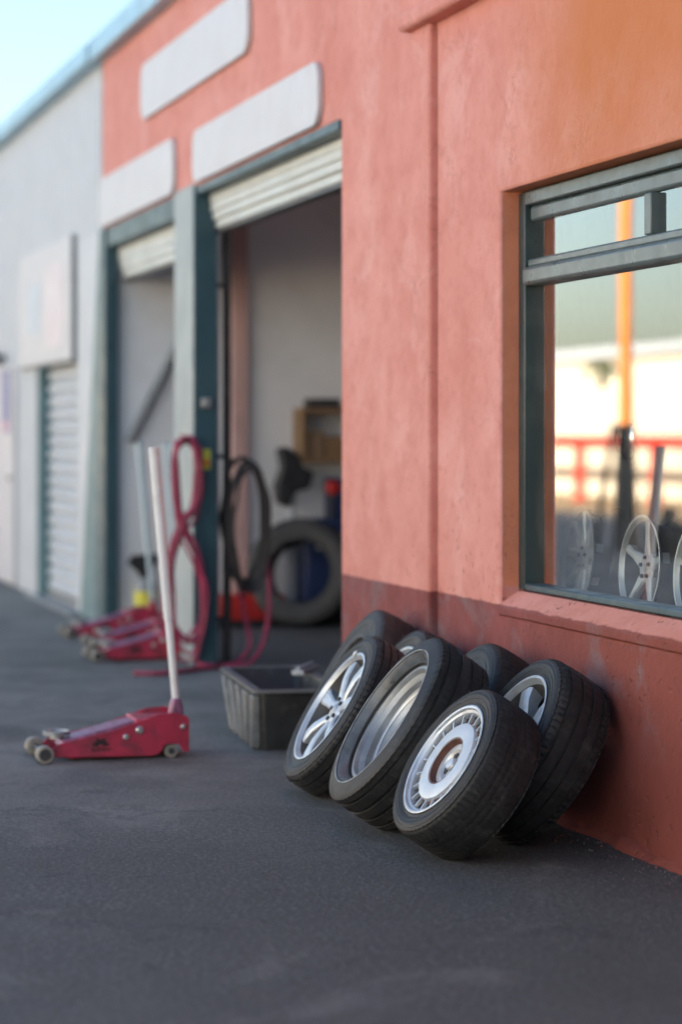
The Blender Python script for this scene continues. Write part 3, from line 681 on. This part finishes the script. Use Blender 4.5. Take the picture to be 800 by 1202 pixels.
# ------------------------------------------------------------------ trolley jacks
def make_jack(label, x, y, group, hmat, rz=0.0):
    # local +X runs from the front rollers to the handle, local -Y is the side seen from the street
    t = thing('trolley_jack', label, 'trolley jack', loc(x, y, 0, PI/2 + rz), group)
    XZ = lambda y0: Matrix(((1,0,0,0),(0,0,-1,y0),(0,1,0,0),(0,0,0,1)))
    prof = [(.040, .022), (.47, .012), (.505, .024), (.518, .052), (.533, .062), (.580, .062), (.594, .050), (.606, .026), (.632, .026), (.632, .166), (.618, .182), (.575, .196), (.50, .192), (.435, .172), (.30, .128), (.06, .076), (.035, .055)]
    for y0 in (-.128, .134):
        b = MB(); b.prism(prof, 0, .006, XZ(y0)); b.build('side_plate', M['jackred'], t, bevel=.002)
    b = MB(); b.box((.40, -.127, .06), (.63, .127, .172)); b.box((.10, -.127, .012), (.46, .127, .03)); b.build('body', M['jackred'], t, bevel=.008)
    b = MB(); arm = [(.075, .055), (.43, .120), (.455, .160), (.39, .160), (.09, .084)]; b.prism(arm, 0, .17, XZ(.085)); b.build('lift_arm', M['jackpink'], t, bevel=.006)
    b = MB(); b.lathe([(0, .085), (.03, .085), (.03, .100), (.058, .102), (.060, .120), (.05, .120), (.046, .110), (0, .110)], 28, False, Matrix.Translation((.075, 0, .0))); b.build('saddle', M['alloy_dull'], t)
    for sy in (-1, 1):
        b = MB(); b.lathe([(.012, -.026), (.032, -.026), (.038, -.020), (.038, .020), (.032, .026), (.026, .026), (.024, .016), (0, .016)], 32, False, Matrix(((1,0,0,0),(0,0,sy,sy*.155),(0,1,0,.038),(0,0,0,1))))
        r = b.build('roller', M['castor'], t)
        b = MB(); b.cyl((0, sy*.168, .038), (0, sy*.1825, .038), .026, .024, 24); b.build('roller_hub', M['steel_dark'], r)
    b = MB(); b.cyl((0, -.15, .038), (0, .15, .038), .013, n=16); b.build('axle', M['steel_dark'], t)
    for sy in (-1, 1):
        b = MB(); b.cyl((.555, sy*.098, .030), (.555, sy*.124, .030), .030, n=24, cap=.004); cs = b.build('rear_castor', M['castor'], t)
        b = MB(); b.cyl((.555, sy*.1245, .030), (.555, sy*.130, .030), .014, n=16); b.build('castor_hub', M['steel_dark'], cs)
    for u, z, r in ((.355, .098, .015), (.415, .125, .019), (.605, .135, .014)):
        b = MB(); b.cyl((u, -.133, z), (u, -.146, z), r, r * .7, 16, .003); b.build('bolt', M['bolt'], t)
    # black emblem: a fan of strokes over a row of worn letters
    b = MB(); yy = -.1345
    for k in range(-3, 4):
        a = R_(k * 24); cx, cz = .245, .060
        d = Vector((math.sin(a), math.cos(a))); q = Vector((d.y, -d.x))
        p = [Vector((cx, cz)) + d * r_ + q * w_ for r_, w_ in ((.012, -.003), (.030 + .006*(k % 2), -.0055), (.034 + .006*(k % 2), 0), (.030 + .006*(k % 2), .0055), (.012, .003))]
        b.prism([(v.x, v.y) for v in p], 0, .0012, XZ(yy))
    b.build('emblem', M['logo'], t)
    b = MB()
    for k, g in enumerate('IIUIVIIV'):
        x0 = .206 + k * .0105
        if g == 'I': b.prism([(x0, .040), (x0 + .005, .040), (x0 + .005, .057), (x0, .057)], 0, .0012, XZ(yy))
        else: b.prism([(x0, .057), (x0 + .0025, .040), (x0 + .005, .040), (x0 + .0085, .057), (x0 + .0055, .057), (x0 + .0037, .046), (x0 + .0027, .057)], 0, .0012, XZ(yy))
    b.build('lettering', M['logo'], t)
    b = MB(); b.prism([(.565, .17), (.632, .17), (.628, .20), (.618, .245), (.582, .245), (.572, .20)], 0, .06, XZ(.03)); b.build('handle_socket', M['jackpink'] if hmat is M['handle'] else M['jackred'], t, bevel=.01)
    b = MB(); p0, p1 = Vector((.600, 0, .235)), Vector((.497, -.02, 1.345)); 
    b.cyl(p0, p0.lerp(p1, .32), .0165, .018, 20); b.cyl(p0.lerp(p1, .318), p1, .0215, .0225, 20, .004)
    h = b.build('handle', hmat, t)
    return t
make_jack('red trolley jack with a white upright handle, alone on the open asphalt', -10.38, -1.535, 'red trolley jacks', M['handle'])
j1 = make_jack('red trolley jack nearest the red hose post, in the row outside the far bay', -14.83, -.54, 'red trolley jacks', M['handleblue'])
for lab, x, y, rz in (('red trolley jack in the middle of the row of three outside the far bay', -15.72, -.40, .03), ('red trolley jack furthest inside the row of three, closest to the white building', -16.55, -.43, .0)):
    c = copy_tree(j1); c.matrix_world = loc(x, y, 0, PI/2 + rz); c['label'] = lab

# ------------------------------------------------------------------ hoses, pipes
def loop(cx, cy, cz, ry, rz, x, tw=0, n=10, ph=0):
    return [(x + tw * math.sin(a * 2), cy + ry * math.cos(a), cz + rz * math.sin(a)) for a in [ph + 2*PI*i/n for i in range(n)]]
t = thing('air_hose', 'long red air hose looped on the post between the bays and trailing on the ground', 'hose', loc(0, 0, 0))
b = MB(); rh = random.Random(5)
strands = ([(-14.36, -.09, 1.36), (-14.36, -.155, 1.32), (-14.35, -.175, 1.15), (-14.35, -.165, .98), (-14.34, -.12, .80), (-14.33, -.03, .60), (-14.33, .01, .40), (-14.33, 0, .20), (-14.33, -.05, .07), (-14.33, -.11, .05), (-14.34, -.17, .12),
        (-14.35, -.20, .30), (-14.35, -.19, .55), (-14.36, -.13, .78), (-14.34, -.05, .90), (-14.32, -.035, 1.1), (-14.32, -.03, 1.28), (-14.34, -.06, 1.37), (-14.36, -.10, 1.38)],
    [(-14.34, -.085, 1.375), (-14.335, -.14, 1.345), (-14.33, -.15, 1.18), (-14.32, -.145, 1.0), (-14.31, -.09, .78), (-14.30, -.02, .62), (-14.30, .03, .42), (-14.30, .02, .16), (-14.30, -.04, .035), (-14.30, -.13, .06),
        (-14.31, -.215, .16), (-14.32, -.215, .40), (-14.33, -.17, .66), (-14.31, -.10, .84), (-14.30, -.015, .98), (-14.30, -.01, 1.2), (-14.31, -.04, 1.345), (-14.34, -.10, 1.39)])
for k in range(6):
    sh = (rh.uniform(-.03, .03), rh.uniform(-.022, .022)); st = 1 + rh.uniform(-.14, .05)
    b.tube([(p[0] + .125 + sh[0], -.08 + (p[1] + .08) * st + sh[1] + rh.uniform(-.018, .018), max(.014, 1.36 - (1.36 - p[2]) * (1 + (st - 1) * .8) + rh.uniform(-.012, .012))) for p in strands[k % 2]], .0092, 8, False)
b.tube([(-14.22, 0, .60), (-14.21, .02, .30), (-14.22, -.02, .06), (-14.15, .02, .017), (-14.1, .14, .016), (-14.1, .26, .02), (-14.15, .36, .10), (-14.25, .43, .26), (-14.3, .45, .42), (-14.35, .46, .60), (-14.4, .46, .80)], .0125, 10, False)
b.tube([(-14.45, .30, .48), (-14.4, .32, .30), (-14.3, .33, .12), (-14.2, .22, .02), (-14.05, .05, .0165), (-13.9, -.12, .0165), (-13.75, -.32, .0165), (-13.8, -.48, .0165)], .014, 10, False)
b.build('hose', M['hosered'], t)
b = MB(); b.tube([(-14.27, -.02, 1.35), (-14.24, -.05, 1.352), (-14.20, -.08, 1.352), (-14.16, -.09, 1.38)], .009, 8); b.build('hook', M['steel_dark'], t)
t = thing('hose_coil', 'black hose coil hung on the brown pipe just inside the bay', 'hose', loc(0, 0, 0))
b = MB()
for k in range(6):
    ox, oy = random.uniform(-.012, .012), random.uniform(-.016, .016)
    b.tube([(p[0] + ox, p[1] + oy + .006 * math.sin(3 * q + k), p[2]) for q, p in enumerate(loop(0, .325 + .005 * (k % 3), .875 - .012 * k, .124 - .005 * (k % 3), .385 - .012*(k % 2), -14.42 + .022 * k, .012, 12))], .0125, 10, True)
b.tube([(-14.38, .24, .56), (-14.38, .30, .50), (-14.38, .37, .50), (-14.38, .43, .56)], .011, 8)
b.build('hose', M['hoseblk'], t)
MB().box((-14.50, .24, 1.235), (-14.30, .262, 1.252)).build('hook', M['steel_dark'], t)
t = thing('service_pipe', 'thin brown upright pipe behind the post between the two bays', 'pipe', loc(-14.47, .225, 0))
MB().cyl((0, 0, 0), (0, 0, 3.9), .028, n=16).build('pipe', M['pipe'], t)
for z in (.25, 1.25, 2.3): MB().box((-.03, -.20, z), (.03, .0, z + .03)).build('bracket', M['steel_dark'], t)
t = thing('drain_pipe', 'pale grey pipe beside the brown upright pipe in the bay', 'pipe', loc(-14.6, .175, 0))
MB().cyl((0, 0, 0), (0, 0, 3.9), .034, n=16).build('pipe', M['grey'], t)

# ------------------------------------------------------------------ inside the garage
t = thing('bare_tyre', 'large bare black tyre standing upright inside the bay', 'tyre', Matrix.Translation((-16.93, 1.345, .396)) @ Matrix.Rotation(R_(-27), 4, 'Z') @ Matrix.Rotation(R_(80), 4, 'Y'))
b = tyre_part(.397, .235, .235, 'block', t, M['rubber_old'], 160)
t = thing('tool_chest', 'low red metal tool chest on black runners by the garage side wall', 'tool chest', loc(-17.1, 1.01, 0, R_(0)))
b = MB(); b.prism([(-.27, .06), (.20, .06), (.27, .14), (.20, .24), (-.27, .24)], 0, .30, Matrix(((0,0,1,-.15),(1,0,0,0),(0,1,0,0),(0,0,0,1)))); b.build('box', M['red'], t, bevel=.008)
for x in (-.12, .10): MB().box((x, -.28, 0), (x + .03, .24, .059)).build('runner', M['black'], t)
t = thing('tyre_changer', 'navy tyre changing machine with a black arm and red knob, half behind the pink pier', 'machine', loc(-17.0, 1.72, 0))
MB().box((-.36, -.33, .06), (-.02, .45, .78)).build('cabinet', M['navy'], t, bevel=.02)
MB().box((-.33, -.30, 0), (-.04, .42, .058)).build('base', M['black'], t)
b = MB(); b.cyl((-.12, .12, .78), (-.12, .12, .83), .07, n=24); b.cyl((-.12, .12, .83), (-.12, .12, .86), .14, n=36, cap=.01); b.build('turntable', M['steel_dark'], t)
MB().box((-.36, -.10, .78), (-.27, .45, 1.08)).build('rear_box', M['navy'], t, bevel=.02)
b = MB(); b.cyl((-.10, -.10, 1.01), (-.04, -.10, 1.01), .055, .045, 24, .012); b.build('knob', M['red'], t)
b = MB(); b.cyl((-.14, -.10, .78), (-.10, -.10, 1.01), .022, n=12); b.build('knob_stem', M['steel_dark'], t)
b = MB(); b.cyl((-.20, -.385, .0), (-.20, -.385, .95), .034, n=20); b.build('column', M['grey'], t)
b = MB(); b.prism([(-.50, .90), (-.42, .86), (-.36, .98), (-.26, 1.0), (-.22, 1.12), (-.30, 1.16), (-.34, 1.24), (-.42, 1.31), (-.50, 1.30), (-.47, 1.16), (-.52, 1.02)], 0, .12, Matrix(((0,0,1,-.26),(1,0,0,0),(0,1,0,0),(0,0,0,1)))); b.build('mounting_arm', M['black'], t, bevel=.02)
for z in (.66, .56): MB().box((-.0195, -.25, z), (-.01, .42, z + .02)).build('trim_strip', M['grey'], t)
t = thing('wooden_shelf', 'brown wooden wall rack above the tyre changing machine', 'shelf', loc(-17.30, 1.73, 0))
for z in (1.19, 1.56): MB().box((-.11, -.33, z), (.16, .48, z + .035)).build('shelf_board', M['wood'], t)
for y in (-.33, .45): MB().box((-.11, y, 1.226), (.155, y + .03, 1.559)).build('side_board', M['wood'], t)
for (y, z, s, lab, m) in ((-.22, 1.226, (.16, .15, .20), 'brown carton standing at the open end of the wooden rack', 'card'), (-.02, 1.226, (.15, .22, .16), 'wide brown carton in the middle of the wooden rack', 'wood'), (-.14, 1.596, (.16, .24, .07), 'flat dark carton lying on top of the wooden rack', 'steel_dark')):
    bx = thing('carton', lab, 'box', loc(-17.29, 1.73 + y, z), 'cartons on the wooden rack')
    MB().box((-s[0]/2, -s[1]/2, 0), (s[0]/2, s[1]/2, s[2])).build('carton_body', M[m], bx, bevel=.004)
    MB().box((-s[0]/2 - .002, -.018, s[2] + .0005), (s[0]/2 + .002, .018, s[2] + .002)).build('packing_tape', M['card'], bx)
t = thing('spray_canister', 'grey spray canister with a yellow label and black head behind the row of jacks', 'canister', loc(-17.15, .235, 0))
b = MB(); b.lathe([(0, 0), (.075, 0), (.08, .02), (.08, .30), (.05, .36), (.03, .38), (0, .38)], 28); b.build('bottle', M['greypipe'], t)
b = MB(); b.lathe([(.0805, .17), (.082, .17), (.082, .27), (.0805, .27)], 28, True); b.build('label_band', M['yellow'], t)
b = MB(); b.prism([(-.10, .53), (-.13, .47), (-.05, .40), (-.04, .365), (.045, .365), (.05, .44), (.09, .48), (.08, .54)], 0, .07, Matrix(((0,0,1,-.035),(1,0,0,0),(0,1,0,0),(0,0,0,1)))); b.build('spray_head', M['black'], t, bevel=.008)
t = thing('brace_pipe', 'grey pipe slanting down the garage side wall in the far bay', 'pipe', loc(-17.38, 0, 0))
MB().cyl((0, .62, 2.25), (0, .16, 1.35), .035, n=14).build('pipe', M['greypipe'], t)

# ------------------------------------------------------------------ shop display
def display_wheel(label, x, y, z, r, k, mat, tilt, turn, star=False):
    n = Vector((0, -math.cos(tilt), math.sin(tilt))); u = Vector((0, math.sin(tilt), math.cos(tilt))); rr_ = u.cross(n)
    Mx = Matrix.Translation((x, y, z)) @ Matrix.Rotation(turn, 4, 'Z') @ Matrix((rr_, u, n)).transposed().to_4x4()
    t = thing('alloy_rim', label, 'alloy wheel', Mx, 'bare rims displayed in the shop window')
    W = .15; b = MB(); rim_barrel(b, r - .012, W, n=72); zc = .30 * W
    for i in range(k):
        a = 2 * PI * i / k + .25
        spoke(b, a, [(.03, .032, zc, zc - .03), (.06, .026, zc + .006, zc - .02), (r * .6, .016 if star else .013, zc + .012, zc - .015), (r - .02, .020 if star else .016, zc + .016, zc - .015)])
    b.lathe([(0, zc + .004), (.05, zc + .004), (.062, zc - .004), (.062, zc - .03), (0, zc - .03)], 40)
    rim = b.build('rim', [mat, M['barrel']], t, ang=28)
    lugs(rim, .038, zc + .001, 5, M['black'], .009)
    b = MB(); b.lathe([(0, zc + .006), (.014, zc + .0055), (.016, zc + .002)], 24); b.build('centre_cap', M['alloy_dull'], rim)
    return t
display_wheel('silver five spoke star rim standing in the shop window', -8.27, .44, .905, .20, 5, M['alloy_white'], .08, .0, True)
display_wheel('shiny rim with many narrow spokes, left of the star rim in the shop window', -8.80, .40, .915, .21, 9, M['alloy_white'], .10, -.06)
display_wheel('bright silver rim cut off by the edge of the picture, right of the star rim', -7.73, .44, .91, .21, 7, M['alloy_white'], .08, .05)
t = thing('display_stand', 'thin dark display stand between the rims in the shop window', 'stand', loc(-8.95, .62, .70))
b = MB(); b.cyl((0, 0, .012), (0, 0, .68), .010, n=12); b.build('rod', M['steel_dark'], t)
b = MB(); b.cyl((0, 0, 0), (0, 0, .012), .11, n=28, cap=.003); b.build('foot', M['steel_dark'], t)
t = thing('hub_cap', 'oval chrome hub cap hung on top of the thin display stand', 'hub cap', Matrix.Translation((-8.95, .590, 1.385)) @ Matrix.Rotation(R_(90), 4, 'X'))
b = MB(); b.lathe([(0, .012), (.025, .012), (.03, .02), (.06, .022), (.085, .008), (.09, 0), (.085, -.008), (0, -.008)], 40); b.build('disc', M['chrome'], t)
b = MB(); b.lathe([(0, .028), (.016, .026), (.02, .0125)], 24); b.build('centre_badge', M['black'], t)
# ------------------------------------------------------------------ across the street (seen mirrored in the shop window)
o = MB().box((-160, -17.2, 0), (40, -16.9, 2.45)).build('perimeter_wall', M['creamwall'], None, bevel=.02)
tag(o, 'long sunlit cream wall across the street, mirrored in the shop window', 'wall')
t = thing('pipe_barrier', 'red painted pipe barrier across the street, mirrored in the shop window', 'barrier', loc(-48, -14.9, 0))
MB().cyl((-28, 0, 1.25), (28, 0, 1.25), .125, n=14).build('rail', M['railred'], t)
for k in range(-7, 8): MB().cyl((k*4.0 + .86, 0, 0), (k*4.0 + .86, 0, 1.24), .11, n=12).build('post', M['railred'], t)
t = thing('orange_pole', 'tall orange pole with a sleeve darkened as shade by the street, mirrored in the shop window', 'pole', loc(-26.8, -7.6, 0))
MB().cyl((0, 0, 0), (0, 0, 9), .085, .07, n=18).build('pole_shaft', M['orange'], t)
b = MB(); b.cyl((0, 0, 0), (0, 0, 1.52), .15, .11, n=18, cap=.01); b.build('shaded_pole_sleeve', M['steel_dark'], t)  # wider base cover; shade on the pole foot put into its dark colour
b = MB(); b.cyl((-.75, .1, 0), (-.28, .05, 1.5), .035, n=10); b.cyl((-.30, .05, 1.5), (0, 0, 1.5), .03, n=10); b.build('stay', M['steel_dark'], t)
t = thing('bounce_building', 'unseen building added across the street to bounce sunlight onto the garage', 'building', loc(0, -17.5, 0))
xs = [-33.0]; hs = []  # unseen building, added to bounce sunlight onto the pink facade
for k in range(9):
    x0 = -31.0 + k * 6.0; hs += [(x0, x0 + 1.8, 1.0, 2.5), (x0, x0 + 1.8, 4.6, 6.2)]; xs += [x0, x0 + 1.8]
xs.append(26.0)
wall_mesh(xs, [0, 1.0, 2.5, 4.6, 6.2, 9.0], hs, -.3, 0, 'front_wall', M['palewall'], t)
for h in hs:
    f = MB(); f.box((h[0] + .002, -.16, h[2] + .002), (h[1] - .002, -.10, h[2] + .10)); f.box((h[0] + .002, -.16, h[3] - .10), (h[1] - .002, -.10, h[3] - .002)); f.box((h[0] + .002, -.16, h[2] + .101), (h[0] + .09, -.10, h[3] - .101)); f.box((h[1] - .09, -.16, h[2] + .101), (h[1] - .002, -.10, h[3] - .101))
    w_ = f.build('window', M['white'], t); g = MB(); g.add([(h[0] + .05, -.13, h[2] + .05), (h[1] - .05, -.13, h[2] + .05), (h[1] - .05, -.13, h[3] - .05), (h[0] + .05, -.13, h[3] - .05)], [(3,2,1,0)]); g.build('pane', M['glass'], w_, smooth=False, fixn=False)
MB().box((-32.99, -9, 0), (25.99, -.302, 8.9)).build('building_body', M['darkwall'], t)
MB().box((-33.2, -9.2, 9.002), (26.2, .25, 9.2)).build('roof', M['white'], t)
t = thing('white_bungalow', 'low white building beyond the cream wall, mirrored in the shop window', 'building', loc(-74, -30, 0))
MB().box((-6, -4, 0), (14, 4, 3.9)).build('house_wall', M['creamwall'], t); MB().box((-6.4, -4.4, 3.905), (14.4, 4.4, 4.2)).build('house_roof', M['white'], t)
t = thing('squat_drum', 'dark narrow necked drum standing in the street, mirrored in the shop window', 'drum', loc(-25.3, -7.5, 0))
b = MB(); b.lathe([(0, 0), (.26, 0), (.26, .34), (.2, .40), (.09, .42), (.085, .55), (0, .56)], 28); b.build('drum_body', M['steel_dark'], t)
b = MB(); b.lathe([(.095, .53), (.095, .57), (0, .572)], 20); b.build('cap', M['black'], t)
t = thing('palm_tree', 'small palm tree beyond the cream wall, mirrored in the shop window', 'tree', loc(-61.1, -21, 0))
b = MB(); b.tube([(0, 0, 0), (.05, 0, 1.2), (.02, .05, 2.4), (.1, .05, 3.2)], .14, 10); b.build('trunk', M['bark'], t)
b = MB()
for k in range(16):
    a = k * 2.4; e = .2 + .8 * random.random(); pr = Vector((.1, .05, 3.2)); L = .75; d = Vector((math.cos(a), math.sin(a), 0)); q = Vector((-d.y, d.x, 0)); vs = []
    for s_ in range(6):
        f = s_ / 5; p = pr + d * L * f * .9 + Vector((0, 0, L * (e * f - 1.0 * f * f))); w_ = .10 * math.sin(PI * min(.98, f + .08)); vs += [p - q * w_, p + Vector((0, 0, .03)), p + q * w_]
    b.add(vs, [f_ for s_ in range(5) for f_ in ((s_*3, s_*3+1, s_*3+4, s_*3+3), (s_*3+1, s_*3+2, s_*3+5, s_*3+4))])
b.build('crown', M['leaf'], t)

# ------------------------------------------------------------------ light, sky, camera
SUN_EL, SUN_AZ = R_(18.5), R_(26)          # azimuth from +Y towards +X
sd = Vector((math.sin(SUN_AZ) * math.cos(SUN_EL), math.cos(SUN_AZ) * math.cos(SUN_EL), math.sin(SUN_EL)))
sl = bpy.data.lights.new('sun', 'SUN'); sl.energy = 5.0; sl.angle = R_(.5); sl.color = (1.0, .91, .79)
so = bpy.data.objects.new('sun', sl); COL.objects.link(so); so.rotation_euler = sd.to_track_quat('Z', 'Y').to_euler(); so.location = (0, 0, 30)
wd = bpy.data.worlds.new('World'); scene.world = wd; wd.use_nodes = True
nt = wd.node_tree; bg = nt.nodes['Background']
sk = nt.nodes.new('ShaderNodeTexSky'); sk.sky_type = 'NISHITA'; sk.sun_disc = False; sk.sun_elevation = SUN_EL; sk.sun_rotation = SUN_AZ
sk.altitude = 0; sk.air_density = 1.0; sk.dust_density = 2.0; sk.ozone_density = 1.8
nt.links.new(sk.outputs[0], bg.inputs['Color']); bg.inputs['Strength'].default_value = .110

cd = bpy.data.cameras.new('camera'); cam = bpy.data.objects.new('camera', cd); COL.objects.link(cam); scene.camera = cam
cd.sensor_fit = 'HORIZONTAL'; cd.sensor_width = 24; cd.lens = 24 * 2833 / 800; cd.shift_y = -91 / 800
cd.clip_end = 2000; cd.clip_start = .1
cam.location = (0, -3.072, 1.4); cam.rotation_euler = (R_(90), 0, R_(90) - math.atan(788 / 2833))
cd.dof.use_dof = True; cd.dof.focus_distance = 8.4; cd.dof.aperture_fstop = 1.35; cd.dof.aperture_blades = 0

vs_ = scene.view_settings; vs_.view_transform = 'Standard'; vs_.look = 'None'; vs_.gamma = 1; vs_.use_curve_mapping = False; vs_.exposure = 1.8
scene.cycles.use_denoising = True
scene.cycles.max_bounces = 8; scene.cycles.diffuse_bounces = 5; scene.cycles.glossy_bounces = 4; scene.cycles.transparent_max_bounces = 12
scene.cycles.caustics_reflective = False; scene.cycles.caustics_refractive = False
